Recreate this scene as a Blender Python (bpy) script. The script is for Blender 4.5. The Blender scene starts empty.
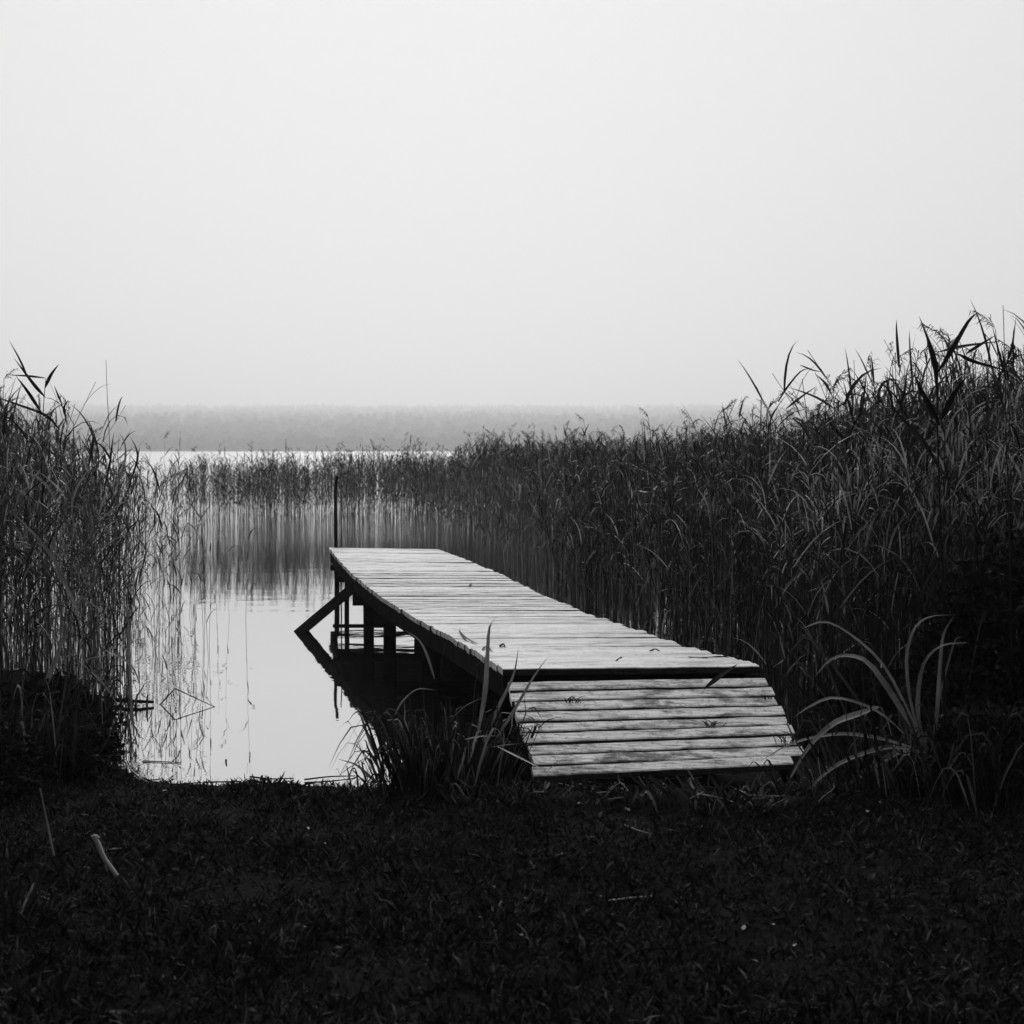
import bpy, math, random
import numpy as np
random.seed(7)
RNG = np.random.default_rng(11)
sc = bpy.context.scene
COL = sc.collection
F = 1493.0      # focal length in pixels
HC = 1.70       # camera height above the lake
YH = 449.5      # picture row of the horizon

# ------------------------------------------------------------------ helpers
def P(px, py, D):
    return np.array([(px - 512.0) * D / F, D, HC - (py - YH) * D / F])
def PG(px, py, z=0.0):
    D = (HC - z) * F / (py - YH)
    return np.array([(px - 512.0) * D / F, D, z])
def tag(o, label=None, cat=None, group=None, kind=None):
    if label: o['label'] = label
    if cat: o['category'] = cat
    if group: o['group'] = group
    if kind: o['kind'] = kind
    return o
class Geo:
    """verts + quads collected with numpy; linked as one mesh"""
    def __init__(s): s.v = []; s.f = []; s.n = 0
    def add(s, v, f):
        v = np.asarray(v, float).reshape(-1, 3); f = np.asarray(f, int).reshape(-1, 4)
        s.v.append(v); s.f.append(f + s.n); s.n += len(v)
    def arrays(s):
        if not s.v: return np.zeros((0, 3)), np.zeros((0, 4), int)
        return np.concatenate(s.v), np.concatenate(s.f)
    def mesh(s, name, mat, smooth=False):
        v, f = s.arrays()
        return mk_mesh(name, v, f, mat, smooth)
    def build(s, name, mat, parent=None, smooth=False):
        return link(name, s.mesh(name, mat, smooth), parent)
def mk_mesh(name, v, f, mat, smooth=False):
    me = bpy.data.meshes.new(name)
    me.vertices.add(len(v)); me.vertices.foreach_set('co', np.ascontiguousarray(v, np.float32).ravel())
    me.loops.add(len(f) * 4); me.loops.foreach_set('vertex_index', np.ascontiguousarray(f, np.int32).ravel())
    me.polygons.add(len(f))
    me.polygons.foreach_set('loop_start', np.arange(0, len(f) * 4, 4, dtype=np.int32))
    me.polygons.foreach_set('loop_total', np.full(len(f), 4, np.int32))
    me.polygons.foreach_set('use_smooth', np.full(len(f), smooth, bool))
    me.update(calc_edges=True); me.materials.append(mat)
    return me
def link(name, me, parent=None):
    o = bpy.data.objects.new(name, me); COL.objects.link(o)
    if parent is not None: o.parent = parent
    return o
def empty(name, loc, label, cat, group=None):
    o = bpy.data.objects.new(name, None); COL.objects.link(o)
    o.location = [float(c) for c in loc]; o.empty_display_size = .1
    return tag(o, label, cat, group)
def unit(a): return a / (np.linalg.norm(a, axis=-1, keepdims=True) + 1e-9)
def curve(pts, n):
    """smooth resample of a polyline (Catmull-Rom)"""
    p = np.asarray(pts, float); m = len(p)
    if m == 2: return p[0] + (p[1] - p[0]) * np.linspace(0, 1, n)[:, None]
    q = np.vstack([2 * p[0] - p[1], p, 2 * p[-1] - p[-2]])
    out = []
    for t in np.linspace(0, m - 1 - 1e-6, n):
        i = int(t); u = t - i; a, b, c, d = q[i:i + 4]
        out.append(.5 * ((2 * b) + (c - a) * u + (2 * a - 5 * b + 4 * c - d) * u * u + (3 * b - a - 3 * c + d) * u ** 3))
    return np.array(out)
def tube(g, pts, r0, r1=None, k=5):
    p = np.asarray(pts, float); n = len(p); r1 = r0 if r1 is None else r1
    t = unit(np.gradient(p, axis=0)); up = np.array([0, 0, 1.]) if abs(t[0][2]) < .8 else np.array([0, 1., 0])
    a = unit(np.cross(t, up)); b = np.cross(t, a)
    ang = np.arange(k) * 2 * np.pi / k
    r = np.linspace(r0, r1, n)[:, None, None]
    v = p[:, None] + r * (np.cos(ang)[None, :, None] * a[:, None] + np.sin(ang)[None, :, None] * b[:, None])
    f = []
    for i in range(n - 1):
        for j in range(k):
            f.append([i * k + j, i * k + (j + 1) % k, (i + 1) * k + (j + 1) % k, (i + 1) * k + j])
    v = v.reshape(-1, 3)
    base = len(v); v = np.vstack([v, p[0], p[-1]])
    for j in range(0, k):
        f.append([base, (j + 1) % k, j, j]) if False else None
    g.add(v, f)
def blade(g, pts, w, n=7, face=None, fold=0.25, prof=None):
    """a leaf blade: three vertices across (folded midrib), tapering to a tip"""
    p = curve(pts, n); t = unit(np.gradient(p, axis=0))
    if face is None: face = np.array([0, -1, .5])
    s = unit(np.cross(t, face)); nn = unit(np.cross(s, t))
    u = np.linspace(0, 1, n)
    pr = (np.minimum(1, .25 + u * 2.6) * (1 - u ** 1.8) ** .9 if prof is None else prof(u)) + .03
    hw = (w * .5 * pr)[:, None]
    L = p - s * hw + nn * hw * fold; R = p + s * hw + nn * hw * fold
    v = np.stack([L, p, R], 1).reshape(-1, 3)
    f = []
    for i in range(n - 1):
        a = i * 3; f += [[a, a + 1, a + 4, a + 3], [a + 1, a + 2, a + 5, a + 4]]
    g.add(v, f)
def strip(g, p, w, side, taper=True):
    n = len(p); u = np.linspace(0, 1, n)
    hw = (w * .5 * (np.minimum(1, .5 + 2 * u) * (1 - u ** 2) + .04))[:, None]
    v = np.stack([p - side * hw, p + side * hw], 1).reshape(-1, 3)
    i = np.arange(n - 1) * 2
    g.add(v, np.stack([i, i + 1, i + 3, i + 2], 1))

# ------------------------------------------------------------------ materials
def newmat(name):
    m = bpy.data.materials.new(name); m.use_nodes = True
    nt = m.node_tree; nt.nodes.clear(); out = nt.nodes.new('ShaderNodeOutputMaterial')
    return m, nt, out
def N(nt, typ, **kw):
    n = nt.nodes.new(typ)
    for k, v in kw.items():
        if k.startswith('i_'):
            key = k[2:]; key = int(key) if key.isdigit() else key.replace('_', ' ')
            n.inputs[key].default_value = v
        else: setattr(n, k, v)
    return n
def ramp(nt, fac, stops):
    r = nt.nodes.new('ShaderNodeValToRGB'); e = r.color_ramp.elements
    while len(e) < len(stops): e.new(.5)
    for el, (p, c) in zip(e, stops): el.position = p; el.color = (c, c, c, 1)
    nt.links.new(fac, r.inputs[0]); return r.outputs[0]
def plant_mat(name, stops, rough=.5, transl=.35, spec=.4):
    m, nt, out = newmat(name)
    geo = N(nt, 'ShaderNodeNewGeometry')
    c = ramp(nt, geo.outputs['Random Per Island'], stops)
    noi = N(nt, 'ShaderNodeTexNoise', i_Scale=9.0, i_Detail=3.0)
    nt.links.new(geo.outputs['Position'], noi.inputs['Vector'])
    k = ramp(nt, noi.outputs[0], [(.3, .6), (.7, 1.25)])
    mul = N(nt, 'ShaderNodeMix', data_type='RGBA', blend_type='MULTIPLY'); mul.inputs[0].default_value = 1
    nt.links.new(c, mul.inputs[6]); nt.links.new(k, mul.inputs[7])
    col = mul.outputs[2]
    b = N(nt, 'ShaderNodeBsdfPrincipled', i_Roughness=rough); b.inputs['Specular IOR Level'].default_value = spec
    tr = N(nt, 'ShaderNodeBsdfTranslucent')
    mx = N(nt, 'ShaderNodeMixShader'); mx.inputs[0].default_value = transl
    nt.links.new(col, b.inputs['Base Color']); nt.links.new(col, tr.inputs['Color'])
    nt.links.new(b.outputs[0], mx.inputs[1]); nt.links.new(tr.outputs[0], mx.inputs[2])
    nt.links.new(mx.outputs[0], out.inputs[0]); return m
def wood_mat(name, lo, hi, dirt=.5, rough=.55, island=.35, dirt_scale=2.0, spec=.5):
    m, nt, out = newmat(name)
    tc = N(nt, 'ShaderNodeTexCoord'); geo = N(nt, 'ShaderNodeNewGeometry')
    mp = N(nt, 'ShaderNodeMapping'); mp.inputs['Scale'].default_value = (2.6, 85, 85)
    add = N(nt, 'ShaderNodeVectorMath', operation='ADD'); nt.links.new(tc.outputs['Object'], add.inputs[0])
    sc_ = N(nt, 'ShaderNodeMath', operation='MULTIPLY'); sc_.inputs[1].default_value = 40
    nt.links.new(geo.outputs['Random Per Island'], sc_.inputs[0]); nt.links.new(sc_.outputs[0], add.inputs[1])
    nt.links.new(add.outputs[0], mp.inputs[0])
    g1 = N(nt, 'ShaderNodeTexNoise', i_Scale=1.6, i_Detail=8.0, i_Roughness=.7); nt.links.new(mp.outputs[0], g1.inputs['Vector'])
    grain = ramp(nt, g1.outputs[0], [(.36, lo), (.46, lo + (hi - lo) * .6), (.62, hi)])
    mp2 = N(nt, 'ShaderNodeMapping'); mp2.inputs['Scale'].default_value = (1.3, 3.4, 3.4); nt.links.new(add.outputs[0], mp2.inputs[0])
    g2 = N(nt, 'ShaderNodeTexNoise', i_Scale=dirt_scale, i_Detail=10.0, i_Roughness=.74); nt.links.new(mp2.outputs[0], g2.inputs['Vector'])
    st = ramp(nt, g2.outputs[0], [(.40, 1 - dirt), (.50, 1.0)])
    g3 = N(nt, 'ShaderNodeTexNoise', i_Scale=38.0, i_Detail=5.0, i_Roughness=.75); nt.links.new(add.outputs[0], g3.inputs['Vector'])
    sp3 = ramp(nt, g3.outputs[0], [(.34, .35), (.47, 1.0)])
    m0 = N(nt, 'ShaderNodeMix', data_type='RGBA', blend_type='MULTIPLY'); m0.inputs[0].default_value = .8; nt.links.new(st, m0.inputs[6]); nt.links.new(sp3, m0.inputs[7]); st = m0.outputs[2]
    isl = ramp(nt, geo.outputs['Random Per Island'], [(0, 1 - island), (1, 1.0)])
    m1 = N(nt, 'ShaderNodeMix', data_type='RGBA', blend_type='MULTIPLY'); m1.inputs[0].default_value = 1
    m2 = N(nt, 'ShaderNodeMix', data_type='RGBA', blend_type='MULTIPLY'); m2.inputs[0].default_value = 1
    nt.links.new(grain, m1.inputs[6]); nt.links.new(st, m1.inputs[7])
    nt.links.new(m1.outputs[2], m2.inputs[6]); nt.links.new(isl, m2.inputs[7])
    b = N(nt, 'ShaderNodeBsdfPrincipled', i_Roughness=rough); b.inputs['Specular IOR Level'].default_value = spec
    bp = N(nt, 'ShaderNodeBump', i_Strength=.6, i_Distance=.002); nt.links.new(g1.outputs[0], bp.inputs['Height'])
    nt.links.new(bp.outputs[0], b.inputs['Normal'])
    nt.links.new(m2.outputs[2], b.inputs['Base Color']); nt.links.new(b.outputs[0], out.inputs[0]); return m

M = {}
M['stem'] = plant_mat('reed_stem', [(0, .008), (.7, .035), (1, .3)], .6, .1, .15)
M['leaf'] = plant_mat('reed_leaf', [(0, .006), (.7, .02), (.9, .06), (1, .5)], .5, .3, .15)
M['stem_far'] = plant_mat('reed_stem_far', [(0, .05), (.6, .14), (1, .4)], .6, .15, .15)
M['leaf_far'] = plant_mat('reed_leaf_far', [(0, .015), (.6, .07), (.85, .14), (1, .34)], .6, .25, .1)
M['plume'] = plant_mat('reed_plume', [(0, .015), (1, .04)], .9, .2, .05)
M['dark_leaf'] = plant_mat('dark_leaf', [(0, .008), (1, .02)], .6, .1, .1)
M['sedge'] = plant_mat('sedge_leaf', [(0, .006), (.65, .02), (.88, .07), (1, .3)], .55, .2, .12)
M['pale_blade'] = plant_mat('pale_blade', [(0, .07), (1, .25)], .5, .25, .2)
M['straw'] = plant_mat('dry_straw', [(0, .2), (1, .34)], .6, .1)
M['grass'] = plant_mat('short_grass', [(0, .005), (.7, .016), (1, .07)], .8, .1, .03)
M['bush'] = plant_mat('bush_leaf', [(0, .006), (.8, .014), (1, .04)], .7, .1, .05)
M['wood_far'] = plant_mat('far_foliage', [(0, .03), (1, .06)], .9, .1, 0)
M['deck'] = wood_mat('weathered_deck', .07, .60, .6, .6, .35, 1.9, .3)
M['ramp'] = wood_mat('stained_ramp', .12, .9, .8, .65, .2, 2.2, .3)
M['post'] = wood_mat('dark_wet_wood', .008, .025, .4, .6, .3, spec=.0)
M['side_shade'] = wood_mat('painted_board_shade', .015, .06, .4, .7, .3, spec=.0)  # shade between and below the boards, put into the colour
M['twig'] = wood_mat('dark_twig', .015, .05, .3, .7, .3, spec=.0)

def ground_mat():
    m, nt, out = newmat('dark_soil')
    geo = N(nt, 'ShaderNodeNewGeometry')
    n1 = N(nt, 'ShaderNodeTexNoise', i_Scale=1.3, i_Detail=8.0, i_Roughness=.65)
    n2 = N(nt, 'ShaderNodeTexNoise', i_Scale=30.0, i_Detail=6.0, i_Roughness=.7)
    for n in (n1, n2): nt.links.new(geo.outputs['Position'], n.inputs['Vector'])
    a = ramp(nt, n1.outputs[0], [(.35, .003), (.65, .008)]); b_ = ramp(nt, n2.outputs[0], [(.35, .5), (.7, 1.6)])
    mul = N(nt, 'ShaderNodeMix', data_type='RGBA', blend_type='MULTIPLY'); mul.inputs[0].default_value = 1
    nt.links.new(a, mul.inputs[6]); nt.links.new(b_, mul.inputs[7])
    b = N(nt, 'ShaderNodeBsdfPrincipled', i_Roughness=.9); b.inputs['Specular IOR Level'].default_value = .02
    bp = N(nt, 'ShaderNodeBump', i_Strength=.8, i_Distance=.03); nt.links.new(n2.outputs[0], bp.inputs['Height'])
    nt.links.new(bp.outputs[0], b.inputs['Normal']); nt.links.new(mul.outputs[2], b.inputs['Base Color'])
    nt.links.new(b.outputs[0], out.inputs[0]); return m
def water_mat():
    m, nt, out = newmat('lake_water')
    geo = N(nt, 'ShaderNodeNewGeometry')
    mp = N(nt, 'ShaderNodeMapping'); mp.inputs['Scale'].default_value = (1, 2.2, 1); nt.links.new(geo.outputs['Position'], mp.inputs[0])
    n1 = N(nt, 'ShaderNodeTexNoise', i_Scale=1.1, i_Detail=3.0, i_Roughness=.5); nt.links.new(mp.outputs[0], n1.inputs['Vector'])
    n2 = N(nt, 'ShaderNodeTexNoise', i_Scale=.12, i_Detail=2.0); nt.links.new(geo.outputs['Position'], n2.inputs['Vector'])
    k = ramp(nt, n2.outputs[0], [(.42, .15), (.62, 1.0)])
    h = N(nt, 'ShaderNodeMath', operation='MULTIPLY'); nt.links.new(n1.outputs[0], h.inputs[0]); nt.links.new(k, h.inputs[1])
    bp = N(nt, 'ShaderNodeBump', i_Strength=.2, i_Distance=.03); nt.links.new(h.outputs[0], bp.inputs['Height'])
    gl = N(nt, 'ShaderNodeBsdfGlossy'); rr = N(nt, 'ShaderNodeMapRange', interpolation_type='SMOOTHSTEP'); sy = N(nt, 'ShaderNodeSeparateXYZ'); nt.links.new(geo.outputs['Position'], sy.inputs[0]); nt.links.new(sy.outputs['Y'], rr.inputs[0]); rr.inputs[1].default_value = 9; rr.inputs[2].default_value = 45; rr.inputs[3].default_value = .012; rr.inputs[4].default_value = .155; nt.links.new(rr.outputs[0], gl.inputs['Roughness']); gl.inputs['Color'].default_value = (.97, .97, .97, 1)
    df = N(nt, 'ShaderNodeBsdfDiffuse'); df.inputs['Color'].default_value = (.012, .012, .012, 1)
    lw = N(nt, 'ShaderNodeLayerWeight', i_Blend=.5); fr = N(nt, 'ShaderNodeMapRange'); fr.inputs[1].default_value = .2; fr.inputs[2].default_value = .85; fr.inputs[3].default_value = .06; fr.inputs[4].default_value = .80; nt.links.new(lw.outputs['Facing'], fr.inputs[0])
    nt.links.new(bp.outputs[0], gl.inputs['Normal'])
    mx = N(nt, 'ShaderNodeMixShader'); nt.links.new(fr.outputs[0], mx.inputs[0]); nt.links.new(df.outputs[0], mx.inputs[1]); nt.links.new(gl.outputs[0], mx.inputs[2])
    nt.links.new(mx.outputs[0], out.inputs[0]); return m
M['ground'] = ground_mat(); M['water'] = water_mat()

# ------------------------------------------------------------------ ground and lake
def vnoise(x, y, seed=0):
    """cheap smooth value noise"""
    xi = np.floor(x).astype(int); yi = np.floor(y).astype(int); xf = x - xi; yf = y - yi
    def h(a, b):
        n = (a * 374761393 + b * 668265263 + seed * 1442695041) & 0x7fffffff
        n = ((n ^ (n >> 13)) * 1274126177) & 0x7fffffff
        return (n & 0xffff) / 65535.0
    u = xf * xf * (3 - 2 * xf); v = yf * yf * (3 - 2 * yf)
    return (h(xi, yi) * (1 - u) + h(xi + 1, yi) * u) * (1 - v) + (h(xi, yi + 1) * (1 - u) + h(xi + 1, yi + 1) * u) * v
SX = [-5200, -20, -6, -3.2, -2.6, -2.15, -1.9, -1.0, 0, 1.2, 1.7, 2.4, 4, 8, 20, 5200]
SY = [20, 15, 13, 11, 9.2, 8.0, 7.58, 7.44, 7.46, 7.8, 8.6, 10, 11.5, 14, 18, 30]
def shore(x): return np.interp(x, SX, SY)
def fh(y): return np.interp(y, [1365, 1450, 1575, 1840, 2100, 3000, 4500, 4800, 5600], [-.9, .9, 3.5, 13, 21, 50, 110, 112, 95])
def gz(x, y):
    x = np.asarray(x, float); y = np.asarray(y, float)
    d = shore(x) + .22 * (vnoise(x * 3.1, y * 0 + 3.3) - .5) + .12 * (vnoise(x * 8, y * 0 + 1.3) - .5) + .05 * (vnoise(x * 17, y * 0) - .5) - y
    land = .015 + .17 * np.clip(d / 1.3, 0, 1) + .03 * np.clip(d / 3, 0, 1) + .045 * (vnoise(x * 2.2, y * 2.2, 2) - .5) * np.clip(d, 0, 1) + .02 * (vnoise(x * 9, y * 9, 5) - .5)
    land = land + .055 * np.exp(-((x - .8) / .75) ** 2 - ((y - 6.3) / .22) ** 2)
    bed = np.maximum(-.9, .02 + d * .35)
    z = np.where(d > 0, land, bed)
    return np.maximum(z, np.where(y > 300, fh(y), -9))
def grow(a, b, lim, r=1.25):
    out = []; s = .3; v = b
    while v < lim: s *= r; v += s; out.append(min(v, lim))
    return out
xs = list(np.arange(-5, 5.01, .07)); g_ = grow(0, 5, 5150); xs = [-v for v in reversed(g_)] + xs + g_
ys = list(np.arange(1.0, 12.01, .07)); g1_ = grow(0, 12, 1300); g2_ = [1365, 1395, 1420, 1450, 1575, 1700, 1840, 2100, 2500, 3000, 3700, 4500, 4800, 5150]
ys = [-5150, -900, -300, -100, -30, -8, -2] + ys + g1_ + g2_
X, Y = np.meshgrid(np.array(xs), np.array(ys)); Z = gz(X, Y)
v = np.stack([X, Y, Z], -1).reshape(-1, 3); nx = len(xs); ny = len(ys)
i, j = np.meshgrid(np.arange(nx - 1), np.arange(ny - 1)); a = (j * nx + i).ravel()
tag(link('ground', mk_mesh('ground', v, np.stack([a, a + 1, a + nx + 1, a + nx], 1), M['ground'], True)), kind='structure')
wv = np.array([[-5100, 6.5, 0], [5100, 6.5, 0], [5100, 1500, 0], [-5100, 1500, 0]])
tag(link('lake_water', mk_mesh('lake_water', wv, np.array([[0, 1, 2, 3]]), M['water'])), kind='structure')

# ------------------------------------------------------------------ far wood
def wood(name, label, dist, depth, hmin, hmax, n, span, seed, leafy=70, base=0, cw=6., hump=None):
    r = np.random.default_rng(seed); g = Geo()
    for k in range(n):
        y = dist + r.uniform(0, depth); x = r.uniform(-span, span) * y / (dist + depth); base = float(fh(y))
        h = (hmin + (hmax - hmin) * r.uniform(-.5, 1) ** 1) * (.9 + .22 * vnoise(np.array(x / 60.), np.array(seed * 1.7)))
        if hump: h *= 1 + hump[2] * math.exp(-((x - hump[0]) / hump[1]) ** 2)
        h *= float(np.interp(y, [1490, 1575, 2190], [1, .55, 1])) if depth > 500 else 1
        w = cw * r.uniform(.7, 1.3)
        m = leafy
        th = r.uniform(0, 2 * np.pi, m); zz = r.uniform(0, 1, m) ** .8; rr = w * np.sqrt(np.clip(1 - (2 * np.clip(zz, .0, 1) - .75) ** 2 * .75, .03, 1)) * r.uniform(.55, 1, m)
        c = np.stack([x + rr * np.cos(th), y + rr * np.sin(th), base + zz * h], 1)
        s = r.uniform(.5, 1.25, m)[:, None] * (w / 6.)
        d1 = unit(r.normal(size=(m, 3))); d2 = unit(np.cross(d1, r.normal(size=(m, 3))))
        q = np.stack([c - d1 * s - d2 * s * .6, c + d1 * s * .8 - d2 * s, c + d1 * s + d2 * s * .7, c - d1 * s * .7 + d2 * s], 1).reshape(-1, 3)
        g.add(q, np.arange(4 * m).reshape(-1, 4))
        tube(g, np.array([[x, y, base - .5], [x, y, base + h * .8]]), w * .05, w * .02, 4)
        # inner mass so that the crown is not see-through
        a8 = np.arange(8) * np.pi / 4
        ring = [np.stack([x + w * q_ * np.cos(a8) * r.uniform(.8, 1.1, 8), y + w * q_ * np.sin(a8), np.full(8, base + h * z_) + r.uniform(-.5, .5, 8)], 1) for z_, q_ in ((.0, .6), (.35, .8), (.7, .5), (.97, .04))]
        f = [[a_ * 8 + b_, a_ * 8 + (b_ + 1) % 8, a_ * 8 + 8 + (b_ + 1) % 8, a_ * 8 + 8 + b_] for a_ in range(3) for b_ in range(8)]
        g.add(np.concatenate(ring), f)
    tag(g.build(name, M['wood_far']), label, 'wood', kind='stuff')
wood('shore_thicket', 'misty low thicket along the far shore of the lake', 1425, 70, 10, 14.5, 700, 700, 1, 50, 0, 7.)
wood('hillside_wood', 'pale misty forest fading upwards on the slope beyond the lake', 1575, 3050, 24, 30, 6000, 2150, 2, 36, 0, 10.5, (-1300, 90, .35))

# ------------------------------------------------------------------ boat landing
DT = [7.07, 8.33, 9.21, 10.28, 11.78, 13.29, 15.24, 17.1]
YT = [668, 650, 635, 619, 594, 573, 558, 547.5]
LT = [503, 473, 448, 417, 377, 351, 337, 329]
RT = [764, 694, 649, 600, 541, 499, 465, 440]
def deck_at(D):
    return (np.interp(D, DT, LT) - 512) * D / F, (np.interp(D, DT, RT) - 512) * D / F, HC - (np.interp(D, DT, YT) - YH) * D / F
def plank(g, a, b, w, t, wob=.004, n=9, tilt=0., ea=0., eb=0.):
    """a board from a to b (top-centre points), width along the local y, thickness down; chamfered worn edges"""
    a = np.asarray(a, float); b = np.asarray(b, float)
    u = np.linspace(0, 1, n)[:, None]; c = a + (b - a) * u
    c = c + np.stack([np.zeros(n), RNG.normal(0, wob * .5, n), RNG.normal(0, wob * .35, n)], 1)
    ww = w * (1 + RNG.normal(0, .02, n)); ch = .004
    prof = lambda w_: np.array([[0, -w_ / 2 + ch, 0], [0, w_ / 2 - ch, 0], [0, w_ / 2, -ch], [0, w_ / 2, -t], [0, -w_ / 2, -t], [0, -w_ / 2, -ch]])
    v = []
    for k in range(n):
        p = prof(ww[k]); p[:, 2] += p[:, 1] * tilt; p[:, 0] += p[:, 1] * (ea if k == 0 else eb if k == n - 1 else 0); v.append(c[k] + p)
    v = np.concatenate(v); f = []
    for k in range(n - 1):
        for j in range(6): f.append([k * 6 + j, k * 6 + (j + 1) % 6, k * 6 + 6 + (j + 1) % 6, k * 6 + 6 + j])
    e = (n - 1) * 6
    f += [[0, 5, 4, 3], [0, 3, 2, 1], [e, e + 1, e + 2, e + 3], [e, e + 3, e + 4, e + 5]]
    g.add(v, f)
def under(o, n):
    """worn board tops stay bleached; shade in gaps and underneath is painted in as dark sides"""
    me = o.data; me.materials.append(M['side_shade']); nf = (n - 1) * 6 + 4; q = np.arange(len(me.polygons)) % nf
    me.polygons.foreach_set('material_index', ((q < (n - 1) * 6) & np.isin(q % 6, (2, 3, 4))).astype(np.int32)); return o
def beam(g, a, b, w, h, up=(0, 0, 1)):
    a = np.asarray(a, float); b = np.asarray(b, float); t = unit(b - a); s = unit(np.cross(t, np.array(up, float))); n_ = np.cross(s, t)
    m = 6; v = []
    for k in range(m):
        c = a + (b - a) * k / (m - 1); ww = w * (1 + RNG.normal(0, .02)); hh = h * (1 + RNG.normal(0, .02)); q = .12
        for (i_, j_) in ((-1, -1 + q), (-1 + q, -1), (1 - q, -1), (1, -1 + q), (1, 1 - q), (1 - q, 1), (-1 + q, 1), (-1, 1 - q)):
            v.append(c + s * ww / 2 * i_ + n_ * hh / 2 * j_)
    f = []
    for k in range(m - 1):
        for j in range(8): f.append([k * 8 + j, k * 8 + (j + 1) % 8, k * 8 + 8 + (j + 1) % 8, k * 8 + 8 + j])
    e = (m - 1) * 8
    for o_, fl in ((0, 1), (e, 0)):
        for q_ in ((0, 1, 6, 7), (1, 2, 5, 6), (2, 3, 4, 5)):
            qq = [o_ + x_ for x_ in q_]; f.append(qq[::-1] if not fl else qq)
    g.add(np.array(v), f)
root = empty('wooden_jetty', (0, 0, 0), 'weathered plank jetty with a sloping ramp running out from the bank into the lake', 'jetty')
g = Geo(); D = 7.14; k = 0
while D < 17.05:
    w = RNG.uniform(.098, .125)
    xl, xr, z = deck_at(D); sk = np.interp(D, [7, 10.5, 14, 17.1], [.09, .05, -.05, -.3])
    jl, jr = RNG.uniform(-.006, .008), RNG.uniform(-.014, .010)
    if 8.7 < D < 10.6 and RNG.random() < .25: jr += .03
    dz = RNG.normal(0, .0015)
    plank(g, (xl + jl, D, z + dz), (xr + jr, D + sk, z + dz + RNG.normal(0, .003)), w, .032, .0026, 14, RNG.normal(0, .010), *[(deck_at(D + .1)[c_] - deck_at(D - .1)[c_]) / .2 for c_ in (0, 1)])
    gap = RNG.choice([.0015, .003, .005, .009], p=[.5, .3, .15, .05])
    if 14.7 < D < 14.83: gap = .05
    D += w + gap; k += 1
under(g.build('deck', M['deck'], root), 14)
# ramp
g = Geo(); nb = 9
A0 = P(507, 680.5, 7.05); A1 = P(536, 777, 6.44); B0 = P(768, 677, 7.13); B1 = P(810, 765, 6.57)
A0[2] -= .0; u_ = 0.
for k in range(nb):
    u = (k + .5) / nb
    a = A0 + (A1 - A0) * u; b = B0 + (B1 - B0) * u
    a[0] += RNG.uniform(-.008, .010); b[0] += RNG.uniform(-.02, .008)
    if k == 8: b[0] -= .05
    slope = (A0[2] - A1[2]) / (A0[1] - A1[1])
    a[2] += RNG.normal(0, .003); b[2] += RNG.normal(0, .003)
    plank(g, a, b, (A0[1] - A1[1]) / nb - RNG.uniform(.011, .017), .03, .003, 14, slope, (A0[0] - A1[0]) / (A0[1] - A1[1]), (B0[0] - B1[0]) / (B0[1] - B1[1]))
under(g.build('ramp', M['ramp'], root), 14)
for (a, b) in ((A0, A1), (B0, B1)):
    g = Geo(); s = .07 if a is A0 else -.07
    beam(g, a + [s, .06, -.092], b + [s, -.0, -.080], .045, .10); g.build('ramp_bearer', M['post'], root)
# stringers under the deck, following its sag
for side in (0, 1):
    for q in range(len(DT) - 1):
        d0, d1 = max(DT[q], 7.13), min(DT[q + 1], 17.0)
        p0 = deck_at(d0); p1 = deck_at(d1); o = .035 if side == 0 else -.035
        g = Geo(); beam(g, (p0[side] + o, d0 + .003, p0[2] - .095), (p1[side] + o, d1 - .003, p1[2] - .095), .05, .12)
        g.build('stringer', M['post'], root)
# front trestle boards under the near edge
x0, x1, z0 = deck_at(7.14)
g = Geo(); beam(g, (x0 + .07, 7.17, z0 - .105), (x1 - .07, 7.25, z0 - .105), .04, .13); g.build('end_board', M['post'], root)
# trestles: two posts and a crossbeam each
for D, inset, w in ((7.7, .12, .09), (9.1, .12, .10), (10.4, .12, .13), (12.0, .13, .098), (13.2, .15, .086), (15.2, .09, .045), (16.8, .08, .05)):
    xl, xr, z = deck_at(D)
    for xx, s in ((xl + inset, 1), (xr - inset, -1)):
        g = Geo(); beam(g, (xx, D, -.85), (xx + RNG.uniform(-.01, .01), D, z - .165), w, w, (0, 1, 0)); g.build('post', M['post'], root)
    zb = z - .205
    g = Geo(); beam(g, (xl + .01, D - w / 2 - .03, zb), (xr + .02, D - w / 2 - .03, zb), .05, .125 if D < 14 else .06); g.build('crossbeam', M['post'], root)
# diagonal brace reaching out over the water on the left
g = Geo(); b0 = P(300, 632, 14.0); b1 = P(356, 574, 13.2); b1[2] = .50
g_r = Geo(); beam(g_r, P(333, 626, 13.12), P(384, 626, 13.12), .03, .03); g_r.build('rail', M['post'], root)
d = unit(b0 - b1)
beam(g, b0 + d * .25, b1, .09, .125, (0, 1, 0)); g.build('brace', M['twig'], root)
# thin iron-like pole at the far corner
g = Geo()
pp = [PG(336.0, 0, 0) if False else np.array([(336.5 - 512) * 17.22 / F, 17.22, -.8]), P(336, 546, 17.22), P(335.5, 510, 17.22), P(335.5, 488, 17.22), P(337.5, 476, 17.22)]
tube(g, curve(pp, 12), .021, .017, 7); tag(g.build('mooring_pole', M['post'], None, True), 'thin dark pole with a bent tip standing at the far left corner of the jetty', 'pole')
g = Geo(); tube(g, curve([np.array([(341 - 512) * 17.3 / F, 17.3, -.8]), P(341.5, 520, 17.3), P(341, 484, 17.3)], 8), .010, .006, 5)
tag(g.build('thin_stake', M['stem_far']), 'thin pale stake standing just right of the dark pole at the jetty end', 'stake')

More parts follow.
